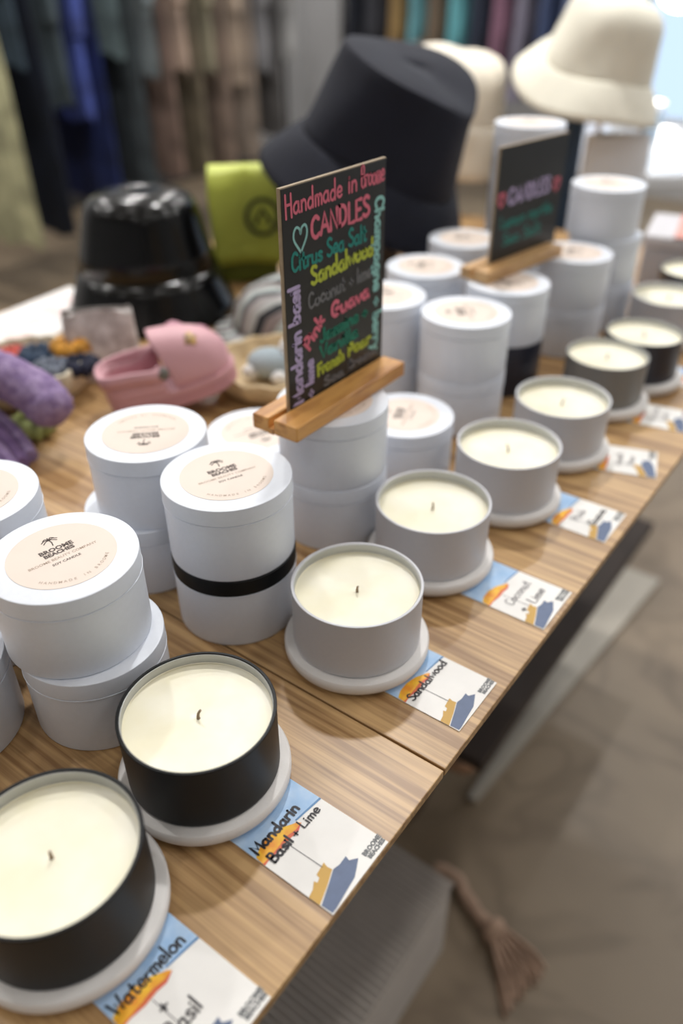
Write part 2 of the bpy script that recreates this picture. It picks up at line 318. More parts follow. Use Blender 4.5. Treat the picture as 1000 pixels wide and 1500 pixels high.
CAND = [(-.0990, -.1707, M_tinblack, 'black tin', RT, .0012, 'nearest the lower left photo corner', 'watermelon card'),
        (-.1020, -.0785, M_tinblack, 'glossy black tin', RT, 0, 'on a pale coaster', 'mandarin basil lime card'),
        (-.0942, .0497, M_tingrey, 'pale grey tin', RT, 0, 'just right of the black banded stack', 'sandalwood card'),
        (-.1033, .1540, M_tingrey, 'pale grey tin', RT, .0005, 'second of the four pale ones', 'coconut lime card'),
        (-.0972, .2579, M_tingrey, 'pale grey tin', RT, .0008, 'third of the four pale ones', 'pink guava card'),
        (-.0958, .3576, M_tingrey, 'pale grey tin', RT, .001, 'last of the four pale ones with peach tinted inner wall', 'skewed french pear card'),
        (-.0988, .4680, M_tindark, 'mid grey tin', .0382, -.0015, 'darker than its pale neighbours', 'citrus sea salt card'),
        (-.0885, .5426, M_tinnavy, 'navy tin', .0382, -.0012, 'between grey ones at the far end', 'card at the right photo edge'),
        (-.1035, .6660, M_tingrey, 'pale grey tin', RT, -.001, 'beyond the navy one at the right edge', 'navy tin candle'),
        (-.1065, .7720, M_tinnavy, 'dark tin', RT, -.001, 'farthest one at the right photo edge', 'tall tin stack')]
for i, (x, y, m, mn, r, lv, wh, cd) in enumerate(CAND):
    candle(x, y, m, 'open cream wax candle in %s beside the %s' % (mn, cd), r, lv, i)
    coaster(x, y, 'round pale coaster under the %s candle beside the %s' % (mn, cd))

# lidded tins
body_me = lathe('body', [(.001, .0008), (.0372, .0008), (.0386, 0), (.0394, .0007), (.0397, .0020), (.0397, .0404), (.0402, .0408), (.0402, .0411), (.0394, .0413), (.001, .0413)], 72)
lid_me = lathe('lid', [(.001, .0414), (.0396, .0414), (.0400, .0417), (.0400, .0519), (.0399, .0523), (.0396, .0525), (.0391, .0526), (.001, .0526)], 72)
shade(body_me, .5); shade(lid_me, .35)
label_me = lathe('paper_label', [(.001, 0), (.0285, 0), (.0285, .00018), (.001, .00018)], 64, capb=True, capt=True)
def logo_mesh():
    vs, fs = [], []
    def put(t, x, y, s=1., a=0.):
        b = len(vs); c, q = math.cos(a), math.sin(a)
        for v in t[0]: vs.append((x + (c * v[0] - q * v[1]) * s, y + (q * v[0] + c * v[1]) * s, 0))
        for f in t[1]: fs.append(tuple(b + k for k in f))
    return vs, fs, put
vs, fs, put = logo_mesh()
put(print_text('BROOME', .0046, .00022), 0, .0055); put(print_text('BEACHES', .0041, .00022), 0, .0018); put(print_text('SOY CANDLE', .0026, .00006), 0, -.0068)
palm = [[(0, .0105), (.0006, .0135), (.0002, .0162)]] + [[(.0002, .0162), (.0002 + .0022 * math.cos(a), .0162 + .0019 * math.sin(a) + .0006), (.0002 + .0044 * math.cos(a), .0162 + .0024 * math.sin(a) - .0008)] for a in (.1, .8, 1.57, 2.3, 3.0, 3.7, -.6)]
v2, f2 = strokes([[tuple(q)[:2] for q in crom([(a, b, 0) for a, b in p])] for p in palm], .0007); b0 = len(vs); vs += v2; fs += [tuple(b0 + k for k in f) for f in f2]
logo_me = mesh('label_print', vs, fs)
vs, fs, put = logo_mesh()
put(print_text('BROOME BEAUTY COMPANY', .0029, .00002), 0, -.0025)
txt = 'HANDMADE IN BROOME'
for i, ch in enumerate(txt):
    a = -PI / 2 + (i - (len(txt) - 1) / 2) * .105
    if ch != ' ': put(print_text(ch, .0026, .00002), .0245 * math.cos(a), .0245 * math.sin(a), 1., a + PI / 2)
logo2_me = mesh('label_print', vs, fs)
def tin(x, y, k, label, group='white lidded candle tins', lab=None, lidm=None, bodym=None):
    t = thing('lidded_tin', label, 'candle tin', (x, y, k * HL), 0 if lab is None else lab, group)
    link('body', body_me, None, t).data = body_me
    if len(body_me.materials) == 0: body_me.materials.append(M_tinwhite); lid_me.materials.append(M_tinwhite)
    bo = t.children[0]
    ld = link('lid', lid_me, None, t)
    for o, mm in ((bo, bodym), (ld, lidm)):
        if mm: o.material_slots[0].link = 'OBJECT'; o.material_slots[0].material = mm
    if lab is not None:
        pl = link('paper_label', label_me, M_label, ld, (0, 0, .05262))
        link('label_print', logo_me, M_print, pl, (0, 0, .00024)); link('label_print', logo2_me, M_print2, pl, (0, 0, .00024))
    return t
R_ = math.radians
tin(-.1815, .0346, 0, 'white candle tin with a black lid under the stack behind the sandalwood candle', lidm=M_tinblack)
tin(-.1815, .0346, 1, 'white lidded tin with beige label standing on the black lidded tin', lab=R_(68))
tin(-.2665, .0345, 0, 'lower white lidded tin of the stack in front of the pink clog')
tin(-.2618, .0424, 1, 'white lidded tin with upside-down beige label in front of the pink clog', lab=R_(-136))
tin(-.1889, -.0741, 0, 'white lidded tin under the large leaning-off tin left of the black candles')
tin(-.1968, -.0752, 1, 'large looking white lidded tin with beige palm label left of the black candles', lab=R_(78))
tin(-.2901, -.0707, 0, 'white lidded tin at the bottom of the stack cut by the left photo edge')
tin(-.2901, -.0707, 1, 'white lidded tin on top of the stack cut by the left photo edge', lab=R_(80))
tin(-.2440, -.1410, 0, 'single white lidded tin at left photo edge beside the nearest black candle', lab=R_(85))
tin(-.2690, .1560, 0, 'single white lidded tin low behind the black banded stack', lab=R_(-110))
tin(-.1895, .1525, 0, 'white lidded tin at the bottom of the stack under the front chalkboard sign')
tin(-.1895, .1525, 1, 'white lidded tin carrying the front chalkboard sign', lab=R_(60))
tin(-.1880, .2504, 0, 'single white lidded tin right behind the coconut lime candle', lab=R_(110))
tin(-.1972, .3606, 0, 'white lidded tin at the bottom of the stack left of the french pear candle')
tin(-.1972, .3606, 1, 'white lidded tin on top of the stack left of the french pear candle', lab=R_(130))
tin(-.2819, .3544, 0, "lower white lidded tin of the stack at the front sign's right edge")
tin(-.2819, .3544, 1, "upper white lidded tin of the stack at the front sign's right edge", lab=R_(30))
tin(-.2939, .4505, 0, 'white lidded tin at the bottom of the stack below the navy hat brim')
tin(-.2939, .4505, 1, 'white lidded tin on top of the stack below the navy hat brim', lab=R_(105))
tin(-.2034, .4556, 0, 'dark navy lidded tin under the stack that carries the rear sign', lidm=M_tinnavy, bodym=M_tinnavy)
tin(-.2034, .4556, 1, 'white lidded tin on the navy tin, carrying the near end of the rear sign', lab=R_(160))
tin(-.1895, .5830, 0, 'lower white lidded tin under the far end of the rear sign')
tin(-.1895, .5830, 1, 'upper white lidded tin under the far end of the rear sign', lab=R_(90))
for k, wd in enumerate(('bottom', 'middle', 'top')):
    tin((-.1900, -.1910, -.1961)[k], (.6760, .6755, .6720)[k], k, 'white lidded tin, %s one of the three-tin stack at the right' % wd, lab=R_(30) if k == 2 else None)
for k, wd in enumerate(('bottom', 'second from the bottom', 'second from the top', 'top')):
    tin(-.2980, .6727, k, 'white lidded tin, %s of four stacked behind the rear sign' % wd, lab=R_(30) if k == 3 else None)
for k, wd in enumerate(('bottom', 'top')):
    tin(-.3100, .5600, k, 'white lidded tin, %s of two stacked left of the rear sign' % wd, lab=R_(60) if k == 1 else None)

# ------------------------------------------------------------------ scent cards
M_card = mat('card_stock', (240, 238, 234), .5, var=.03, scale=80)
M_sky = mat('card_sky', (158, 194, 232), .5, var=.12, scale=90, rgb2=(190, 214, 240))
M_sea = mat('card_horizon', (92, 140, 190), .5, var=.1)
M_sun = mat('card_sun', (247, 196, 44), .5, scale=160, rgb2=(236, 150, 40))
M_sun2 = mat('card_glow', (226, 120, 52), .5, scale=160, rgb2=(214, 88, 74))
M_ochre = mat('card_ochre', (206, 162, 72), .5, var=.1)
M_ship = mat('card_slate', (92, 108, 140), .5, var=.12, scale=150)
M_ink = mat('marker_ink', (26, 20, 30), .5, var=.1)
M_inkg = mat('marker_ink_faded', (112, 108, 112), .5, var=.1)
M_logo = mat('card_logo', (110, 112, 114), .5, var=.15)
def flat(name, poly, s=.001):
    n = len(poly); return mesh(name, [(x * s, y * s, 0) for x, y in poly], [tuple(range(n))])
CW, CL = .0460, .0650
card_me = box('card', 0, CW, 0, CL, 0, .0006)
sky_me = flat('sky_print', [(0, 47), (12, 45.5), (30, 44.5), (46, 42.4), (46, 65), (0, 65)])
sea_me = flat('horizon_print', [(28, 44.4), (46, 42.2), (46, 43.4), (28, 45.4)])
sun_me = flat('sun_print', [(0, 42.6), (.6, 47.6), (5.8, 49.6), (13, 50), (20.6, 48), (28, 43.2), (28.6, 41.8), (24, 41.4), (18, 43), (9, 42.2)])
glow_me = flat('glow_print', [(0, 41.2), (0, 43.2), (9, 42.8), (18, 43.6), (26, 42.4), (29, 41.8), (24, 39.8), (19, 40.6), (12, 40.4), (5, 41.6)])
och_me = flat('ochre_print', [(0, 14.2), (4, 15), (7.7, 17.2), (8.2, 15.4), (10.6, 16.1), (11, 18.2), (18.2, 19.3), (17.4, 16.5), (17.8, 13.8), (9.6, 10.6), (0, 7.6)])
shp_me = flat('ship_print', [(.4, 7), (9.6, 10.2), (18.1, 13.4), (22, 12.4), (27.2, 12.6), (26.4, 10), (30, 7), (26, 5), (20.8, 2.6), (11.9, 1.6), (4, .6), (.6, .6)])
lin_me = flat('line_print', [(15.6, 18), (16.1, 18), (15.7, 40), (15.3, 40)])
vs, fs, put = logo_mesh(); put(print_text('BROOME', .0034, .0002), .0396, .0046); put(print_text('BEACHES', .0031, .0002), .0396, .0018); clogo_me = mesh('logo_print', vs, fs)
def card(x, y, rz, label, lines, sy=1.):
    t = thing('scent_card', label, 'card', (x, y, .00005), PI / 2 + rz, 'printed scent cards along the table edge')
    t.scale = (1, sy, 1); link('card', card_me, M_card, t)
    for me, m, z in ((sky_me, M_sky, .00068), (sea_me, M_sea, .00074), (glow_me, M_sun2, .00076), (sun_me, M_sun, .0008), (lin_me, M_inkg, .00072), (och_me, M_ochre, .00072), (shp_me, M_ship, .00076), (clogo_me, M_logo, .00072)):
        link(me.name.split('.')[0], me, m, t, (0, 0, z))
    for tx, h, wd, ax, by, pen, m in lines: write(t, tx, h, wd, ax, by, pen, m, .0009, seed=len(tx))
card(-.0006, -.1902, 0, 'scent card with black handwritten watermelon basil at the bottom photo edge', [('Watermelon', .0072, .040, .002, .0462, .0011, M_ink), ('+', .008, .005, .014, .031, .0009, M_ink), ('Basil', .0078, .017, .010, .0205, .001, M_ink)])
card(-.0006, -.1003, 0, 'scent card with black handwritten mandarin basil lime beside the black candle', [('Mandarin', .0062, .0335, .0018, .0475, .0014, M_ink), ('Basil', .0056, .0155, .0035, .0382, .0013, M_ink), ('+ Lime', .0054, .0205, .0205, .0384, .0009, M_ink)])
card(-.0065, .0275, 0, 'scent card with handwritten sandalwood at the seam between table boards', [('Sandalwood', .0062, .0395, .0035, .0372, .0011, M_ink)], .88)
card(-.0035, .1336, 0, 'scent card with faded handwritten coconut lime beside the pale candle', [('Coconut', .0070, .030, .009, .0285, .0007, M_inkg), ('+', .006, .004, .0085, .018, .0011, M_ink), ('Lime', .0070, .018, .020, .0165, .0009, M_inkg)], .95)
card(-.0070, .2487, 0, 'scent card with dark two-line handwriting, third from the far right card', [('Pink', .0068, .018, .014, .0300, .0008, M_inkg), ('Guava', .0068, .026, .016, .0160, .0013, M_ink)], .90)
card(-.0055, .3615, R_(17), 'skewed scent card with faint handwriting at the right photo edge below another card', [('French', .006, .022, .012, .0290, .0007, M_inkg), ('Pear', .006, .016, .016, .0190, .0007, M_inkg)])
card(-.0100, .4560, R_(10), 'blurred scent card at the right photo edge beside the mid grey candle', [('Citrus Sea', .006, .030, .010, .0290, .0006, M_inkg), ('Salt', .006, .016, .016, .0190, .0006, M_inkg)])
card(-.0040, .5540, 0, 'farthest scent card at the right photo edge beside the navy candle', [('Lotus', .006, .022, .012, .0290, .0007, M_ink)])
# little corner of another print at the bottom edge of the photograph
gs = thing('gem_sticker', 'small red and yellow jewelled sticker at the bottom photo edge', 'sticker', (-.1120, -.2330, 0), .5)
link('backing', slab('backing', [(-.014, -.006), (.014, -.006), (.016, .004), (-.016, .004)], 0, .0006), M_card, gs)
for k in range(4): link('gem', lathe('gem', [(.003, 0), (.0034, .001), (.002, .0022), (.0005, .0026)], 10, capb=True, capt=True), mat('gem_red' if k % 2 else 'gem_yellow', (206, 60, 66) if k % 2 else (236, 196, 60), .2), gs, (-.0105 + k * .007, -.001, .0006))

# ------------------------------------------------------------------ chalkboard signs
M_chalk = mat('chalkboard', (28, 30, 31), .38, var=.15, scale=60)
M_bedge = mat('board_edge', (168, 150, 124), .7, var=.15, scale=200)
M_stand = wood('honey_wood', (214, 158, 88), (168, 110, 52), 30., 3., 30., .4, ring=4., fine=.8)
M_stand2 = wood('pale_wood', (206, 168, 118), (176, 134, 86), 30., 3., 30., .45, ring=4., fine=.8)
PINK = mat('chalk_pink', (222, 112, 132), .7, var=.1, scale=400); MINT = mat('chalk_mint', (150, 206, 200), .7, var=.12, scale=400)
TEAL = mat('chalk_teal', (34, 138, 128), .7, var=.15, scale=400); LIME = mat('chalk_lime', (186, 198, 62), .7, var=.15, scale=400)
GREY = mat('chalk_grey', (116, 116, 118), .7, var=.2, scale=400); LILAC = mat('chalk_lilac', (188, 172, 210), .7, var=.1, scale=400)
GREEN = mat('chalk_green', (22, 122, 98), .7, var=.15, scale=400)
FACE = Matrix(((0, 0, 1, 0), (1, 0, 0, 0), (0, 1, 0, 0), (0, 0, 0, 1)))    # writing plane: right = +Y, up = +Z, out = +X
def sign(label, loc, rz, W, Hb, slen, sw, wm, off):
    s = thing('chalkboard_sign', label, 'sign', loc, rz, 'chalkboard menus on wooden feet')
    g = .0022
    link('foot_slat', box('foot_slat', g, sw / 2 + .003, -slen / 2, slen / 2, 0, .011, .0012), wm, s)
    link('foot_slat', box('foot_slat', -sw / 2 + .003, -g, -slen / 2, slen / 2, 0, .011, .0012), wm, s)
    link('foot_floor', box('foot_floor', -g, g, -slen / 2, slen / 2, 0, .0040), wm, s)
    bd = link('board', box('board', -.0014, .0012, off - W / 2, off + W / 2, .0042, .009 + Hb, .0004), M_bedge, s)
    link('chalk_face', box('chalk_face', .0012, .0016, off - W / 2 + .0008, off + W / 2 - .0008, .0043, .0082 + Hb), M_chalk, bd)
    return s, bd
SW, SH = .1092, .1415
s1, b1 = sign('black chalkboard candle menu with pink heading on a honey wooden foot', (-.1918, .1524, 2 * HL + .0004), 0, SW, SH, .128, .038, M_stand, .0087)
def w1(text, u0, u1, vb, hh, pen, m, ang=0.):    # u across, vb baseline measured down from the top, as fractions
    x = .0087 - SW / 2 + u0 * SW; y = .009 + SH * (1 - vb)
    return write(b1, text, hh * SH, (u1 - u0) * (SW if abs(ang) < 1 else SH), x, y, pen, m, .0018, ang, base=FACE, seed=len(text))
w1('Handmade', .03, .55, .115, .085, .0017, PINK, .02); w1('in', .60, .70, .100, .085, .0018, PINK); w1('Broome', .73, .98, .100, .095, .0016, PINK, .02)
w1('CANDLES', .25, .83, .240, .088, .0027, PINK, .02)
hv = [(0, -.012), (-.0062, -.004), (-.0068, .001), (-.0042, .0042), (-.001, .0028), (0, -.0006), (.0012, .003), (.0045, .0044), (.0066, .0012), (.0056, -.004), (0, -.012)]
vs, fs = strokes([[(p.x + .0087 - SW / 2 + .155 * SW, p.y + .009 + SH * .80) for p in crom([(a * .95, b_ * .95, 0) for a, b_ in hv], 4)]], .0016)
ho = link('heart_drawing', mesh('heart_drawing', vs, fs), MINT, b1); ho.matrix_local = FACE @ Matrix.Translation((0, 0, .0018))
w1('Citrus Sea Salt', .07, .80, .352, .078, .0020, TEAL, .02); w1('Sandalwood', .24, .88, .445, .080, .0026, LIME, .05)
w1('Coconut + lime', .21, .86, .545, .070, .0018, GREY, .04)
w1('Pink', .20, .42, .745, .068, .0026, PINK, .75); w1('Guava', .43, .84, .640, .068, .0030, PINK, .05)
w1('Jasmine +', .31, .82, .735, .062, .0028, GREEN, .04); w1('Vanilla', .31, .72, .815, .062, .0028, GREEN, .04)
w1('French', .28, .56, .895, .056, .0028, LIME, .05); w1('Pear', .60, .86, .880, .056, .0028, LIME, .05)
w1('Sea', .34, .56, .970, .045, .0020, GREY, .03); w1('Breeze', .60, .93, .955, .045, .0020, GREY, .03)
w1('Mandarin basil', .125, .70, .985, .075, .0026, LILAC, PI / 2); w1('+ lime', .235, .43, .985, .060, .0024, LILAC, PI / 2)
w1('Champagne + berry', .885, 1.65, .165, .070, .0026, MINT, -PI / 2)
SW2, SH2 = .1152, .107
s2, b2 = sign('smaller dark chalkboard with lilac lettering on a pale wooden foot, farther back', (-.2245, .5000, 2 * HL + .0004), R_(-8.7), SW2, SH2, .130, .034, M_stand2, .0190)
def w2(text, u0, u1, vb, hh, pen, m): return write(b2, text, hh * SH2, (u1 - u0) * SW2, .0190 - SW2 / 2 + u0 * SW2, .009 + SH2 * (1 - vb), pen, m, .0018, .02, base=FACE, seed=3)
w2('CANDLES', .18, .80, .50, .13, .0030, LILAC)
for u in (.08, .90):
    vs, fs = strokes([[(p.x + .0190 - SW2 / 2 + u * SW2, p.y + .009 + SH2 * .58) for p in crom([(a * .75, b_ * .75, 0) for a, b_ in hv], 4)]], .0024)
    ho = link('heart_drawing', mesh('heart_drawing', vs, fs), PINK, b2); ho.matrix_local = FACE @ Matrix.Translation((0, 0, .0018))
w2('Lemon myrtle', .10, .88, .70, .10, .0018, TEAL); w2('Sea Salt', .16, .74, .86, .10, .0018, TEAL)

# ------------------------------------------------------------------ hats
def hat(name, label, loc, tilt, m, rt, rb, h, rc, drop, rz=0., dent=0., seed=0, stand=None, floor=False, standm=None, soft=False, so=(0., 0.)):
    # loc: centre of the crown base; tilt: Euler-like lean (towards image right, towards the camera)
    t = thing(name, label, 'hat', loc)
    d1 = Vector((.805, .593, 0)); d2 = Vector((.593, -.805, 0))
    ax = (Vector((0, 0, 1)) + d1 * math.tan(tilt[0]) + d2 * math.tan(tilt[1])).normalized()
    t.rotation_mode = 'QUATERNION'; t.rotation_quaternion = ax.to_track_quat('Z', 'Y') @ Matrix.Rotation(rz, 3, 'Z').to_quaternion()
    rnd = random.Random(seed); p1, p2, p3 = [rnd.uniform(0, 6) for _ in range(3)]
    def wob(r, z, a, i):
        k = r * (1 + .025 * math.sin(3 * a + p1 + z * 20) + .018 * math.sin(5 * a + p2 - z * 40))
        zz = z + dent * math.sin(2 * a + p3) * (r / rc) + .004 * math.sin(3 * a + p2) * (r / rc)
        return k, zz
    prof = [(.001, h + .004), (rt * .35, h + .005), (rt * .7, h + .004), (rt * .9, h + .003), (rt * .985, h + .0015), (rt, h - .002), (rt * 1.005, h - .010)]
    if soft: prof = [(.001, h + .004), (rt * .3, h + .0035), (rt * .55, h), (rt * .75, h - .006), (rt * .88, h - .014), (rt * .96, h - .024), (rt, h - .036)]
    prof += [(rt + (rb - rt) * q, (h - (.036 if soft else .010)) * (1 - q)) for q in (.15, .3, .45, .6, .75, .9, 1.)]
    cr = link('crown', lathe('crown', prof, 56, 1.08, .96, wob), m, t, smooth=.9); solid(cr, .0025)
    bp = [(rb + (rc - rb) * q, -drop * (q ** 1.25)) for q in (0, .12, .3, .5, .7, .85, 1.)]
    br = link('brim', lathe('brim', bp, 56, 1.08, .96, wob), m, t, smooth=.9); solid(br, .003)
    sm = link('brim_seam', lathe('brim_seam', [(rb + .0012, -.003), (rb + .0024, .001), (rb + .0010, .006)], 56, 1.08, .96, wob), m, t, smooth=.9); solid(sm, .001)
    if stand:
        zb = -TZ if floor else 0
        s = thing('hat_stand', stand, 'hat stand', (loc[0] + ax.x * .01 + so[0], loc[1] + ax.y * .01 + so[1], zb))
        hh = loc[2] - zb + h * .55; rr = .022
        link('pole', lathe('pole', [(rr, .012), (rr, hh - .03)], 20, capb=True, capt=True), standm, s, smooth=.6)
        link('head_form', lathe('head_form', [(rr, hh - .032), (rt * (.36 if so[0] else .6), hh - .024), (rt * (.38 if so[0] else .62), hh - .01), (rt * .3, hh), (.002, hh + .002)], 28, capb=True), standm, s, smooth=.8)
        link('base', lathe('base', [(.02, 0), (.075, 0), (.075, .008), (.03, .012), (.001, .012)], 32, capb=True), standm, s, smooth=.6)
    return t
M_navyhat = mat('navy_canvas', (16, 20, 36), .9, var=.15, scale=40, bump=.25, bscale=900)
M_cream = mat('cream_canvas', (238, 234, 218), .9, var=.06, scale=30, bump=.3, bscale=700)
M_cream2 = mat('ivory_towelling', (236, 228, 212), .9, var=.08, scale=40, bump=.4, bscale=500)
M_brownst = mat('brown_wood_stand', (104, 84, 64), .6, var=.25, scale=30)
M_bluest = mat('dark_blue_stand', (52, 74, 98), .5, var=.1)
hat('bucket_hat', 'dark navy canvas bucket hat with wide brim behind the front sign', (-.478, .640, .165), (R_(22), R_(12)), M_navyhat, .088, .104, .098, .145, .052, .3, .010, 3, 'brown wooden hat stand under the navy bucket hat', False, M_brownst)
hat('bucket_hat', 'large cream canvas bucket hat at the upper right', (-.418, 1.163, .220), (R_(14), R_(12)), M_cream, .075, .088, .100, .126, .046, .9, .010, 8, 'dark blue hat stand under the large cream hat', True, M_bluest, True, (-.022, -.018))
hat('bucket_hat', 'ivory slouchy bucket hat between the navy hat and the large cream hat', (-.640, 1.090, .150), (R_(10), R_(5)), M_cream2, .084, .098, .085, .118, .075, .2, .010, 12, 'brown hat stand under the ivory slouchy hat', True, M_brownst, True)
# glossy black hat
bh = thing('rain_hat', 'glossy black bell-shaped rain hat reflecting ceiling lights', 'hat', (-.654, .393, 0))
M_gloss = mat('black_vinyl', (9, 10, 11), .2, var=.1, scale=20, spec=.35)
def bwob(r, z, a, i): return r * (1 + .010 * math.sin(4 * a + 1 + z * 12)), z
link_o = link('crown', lathe('crown', [(.001, .142), (.03, .1415), (.046, .139), (.057, .134), (.0635, .127), (.067, .117), (.071, .100), (.0765, .078), (.083, .056)], 56, wob=bwob), M_gloss, bh, smooth=1.); solid(link_o, .002)
link_o = link('brim', lathe('brim', [(.083, .056), (.088, .041), (.0935, .027), (.0995, .013), (.106, .001)], 56, wob=bwob), M_gloss, bh, smooth=1.); solid(link_o, .002)
# striped cloth hat
st = thing('striped_hat', 'grey and white striped cloth hat lying flat beside the rain hat', 'hat', (-.458, .440, 0), R_(40))
M_strip = stripes('grey_stripes', [(176, 170, 170), (92, 94, 96), (196, 206, 204), (150, 138, 136), (48, 50, 54), (186, 188, 186)], 28., 'Y')
o = link('crown', lathe('crown', [(.001, .060), (.03, .058), (.048, .050), (.058, .036), (.062, .018), (.064, .008)], 48, 1.2, .9, lambda r, z, a, i: (r * (1 + .03 * math.sin(3 * a)), z + .003 * math.sin(4 * a))), M_strip, st, smooth=1.); solid(o, .002)
o = link('brim', lathe('brim', [(.064, .008), (.072, .004), (.082, .003)], 48, 1.2, .9), M_strip, st, smooth=1.); solid(o, .002)

# ------------------------------------------------------------------ lime bag
M_lime = mat('lime_leather', (196, 206, 84), .5, var=.10, scale=12)
M_limed = mat('olive_lining', (112, 124, 46), .6, var=.12, scale=12)
M_emb = mat('emblem_ink', (52, 60, 30), .6, var=.2)
bg = thing('flap_bag', 'lime green flap bag with dark ring emblem between the black and navy hats', 'bag', (-.633, .551, 0), R_(44)); bg.scale = (.80, .80, .72)
link('body', box('body', -.050, .050, -.026, .026, 0, .185, .010), M_limed, bg, smooth=.6)
fp = [(-.055, .030, .150), (-.055, .030, .200)]
prof = [(.030, .196), (.010, .204), (-.018, .203), (-.029, .194), (-.034, .165), (-.036, .12), (-.034, .085), (-.036, .058), (-.038, .040)]
vs, fs = [], []; nx = 16
for (yy, zz) in prof:
    for k in range(nx + 1):
        x = -.058 + .116 * k / nx; vs.append((x * (1 + .03 * math.sin(zz * 50)), yy - .006 * math.cos(k / nx * PI * 2) * (1 if yy < -.02 else 0), zz))
for i in range(len(prof) - 1):
    for k in range(nx): fs.append((i * (nx + 1) + k, i * (nx + 1) + k + 1, (i + 1) * (nx + 1) + k + 1, (i + 1) * (nx + 1) + k))
fl = link('flap', mesh('flap', vs, fs), M_lime, bg, smooth=1.); solid(fl, .003, 1.)
ring = [[(.026 * math.cos(a) , .030 * math.sin(a)) for a in [k * 2 * PI / 28 for k in range(29)]], [(-.012, -.010), (0, .014), (.012, -.010)]]
v_, f_ = strokes(ring, .0075); em_ = link('emblem', mesh('emblem', v_, f_), M_emb, fl); em_.location = (.026, -.0455, .125); em_.rotation_euler = (PI / 2, 0, 0)

# ------------------------------------------------------------------ pink clog
M_pink = mat('pink_foam', (208, 160, 168), .55, var=.06, scale=30, bump=.1, bscale=300)
M_pinkd = mat('pink_foam_sole', (192, 140, 148), .6, var=.06, scale=30)
def clog(loc, rz):
    t = thing('clog_shoe', 'pink foam clog with small charms, heel towards the left', 'shoe', loc, rz)
    Ln = .134
    def hw(s): return .5 * (.046 + .016 * math.sin(PI * min(1, max(0, (s - .15) / .85)) ** 1.1)) * (1 - max(0, (s - .8) / .2) ** 2.2) ** .5 * (1 - max(0, (.14 - s) / .14) ** 2.2) ** .5 + .0005
    ss = [0, .01, .03, .07, .14, .22, .3, .4, .5, .6, .7, .8, .87, .93, .97, .99, 1.]
    out = [(s * Ln, -hw(s)) for s in ss] + [(s * Ln, hw(s)) for s in reversed(ss)]
    out = [p for i, p in enumerate(out) if i == 0 or (Vector(p) - Vector(out[i - 1])).length > 1e-4]
    link('sole', slab('sole', [(x * 1.02 - .001, y * 1.06) for x, y in out], 0, .013), M_pinkd, t, smooth=.5)
    link('welt', slab('welt', [(x * 1.035 - .002, y * 1.10) for x, y in out], .013, .017), M_pink, t, smooth=.5)
    # toe box
    vs, fs = [], []; sv = [.46, .48, .52, .57, .64, .72, .8, .87, .93, .97, .995]; nphi = 20
    for s in sv:
        q = (s - .46) / .54; hgt = .041 * (1 - .22 * q) * (1 - q ** 3.2) ** .5 + .012
        for k in range(nphi + 1):
            ph = PI * k / nphi; lean = -.022 * math.sin(ph) * (1 - q) ** 2
            vs.append((s * Ln + lean * .0 + (-.012 * math.sin(ph) + .010) * (1 - q) ** 3, hw(s) * 1.02 * math.copysign(abs(math.cos(ph)) ** .75, math.cos(ph)), .015 + hgt * math.sin(ph) ** .8))
    for i in range(len(sv) - 1):
        for k in range(nphi): fs.append((i * (nphi + 1) + k, i * (nphi + 1) + k + 1, (i + 1) * (nphi + 1) + k + 1, (i + 1) * (nphi + 1) + k))
    up = link('upper', mesh('upper', vs, fs), M_pink, t, smooth=1.); solid(up, .0035)
    # heel wall
    hs = [.46, .38, .3, .22, .14, .07, .03, .01, 0]; loop = [(s, 1) for s in hs] + [(s, -1) for s in reversed(hs[:-1])]; vs, fs = [], []
    for s, sg in loop:
        hh = .020 + .006 * max(0, 1 - s / .25) + .010 * max(0, (s - .3) / .16)
        for q in range(4): vs.append((s * Ln, sg * hw(s) * (1.02 - .05 * q / 3), .015 + hh * q / 3))
    for i in range(len(loop) - 1):
        for q in range(3): fs.append((i * 4 + q, (i + 1) * 4 + q, (i + 1) * 4 + q + 1, i * 4 + q + 1))
    hw_ = link('heel_wall', mesh('heel_wall', vs, fs), M_pink, t, smooth=1.); solid(hw_, .004, 0)
    # heel strap running round the back
    vs, fs = [], []
    for s, sg in loop:
        for q in range(3): vs.append((s * Ln - (.0022 if s < .05 else 0), sg * (hw(s) * 1.0 + .0024), .033 + .006 * q - .004 * max(0, (s - .2) / .26)))
    for i in range(len(loop) - 1):
        for q in range(2): fs.append((i * 3 + q, (i + 1) * 3 + q, (i + 1) * 3 + q + 1, i * 3 + q + 1))
    so = link('strap', mesh('strap', vs, fs), M_pink, t, smooth=1.); solid(so, .0035, 0)
    rv = lathe('rivet', [(.001, .003), (.004, .0028), (.0058, .001), (.0058, -.004)], 16, capb=True)
    for sg in (-1, 1): link('rivet', rv, mat('rivet_grey', (104, 104, 98), .5), so, (.47 * Ln, sg * .0325, .036), (-sg * PI / 2, 0, 0), .8)
    for (x, y, z, c, c2) in ((.74, -.016, .054, (206, 166, 84), (120, 96, 90)), (.84, .008, .050, (176, 120, 140), (150, 84, 110)), (.66, .012, .060, (170, 110, 126), (190, 130, 150))):
        ch = link('charm', lathe('charm', [(.001, .004), (.005, .0036), (.0075, .002), (.0082, 0)], 14, 1., 1., lambda r, z_, a, i: (r * (1 + .18 * math.sin(5 * a)), z_), capb=True), mat('charm_%d' % c[1], c, .4, rgb2=c2, scale=150), t, (x * Ln, y, z), (.5 if y < -.015 else .15, .25, 0), .9)
    return t
cl = clog((-.470, .172, .001), R_(53)); cl.rotation_euler = (0, R_(-12), R_(53)); cl.scale = (.92, .96, 1.0)

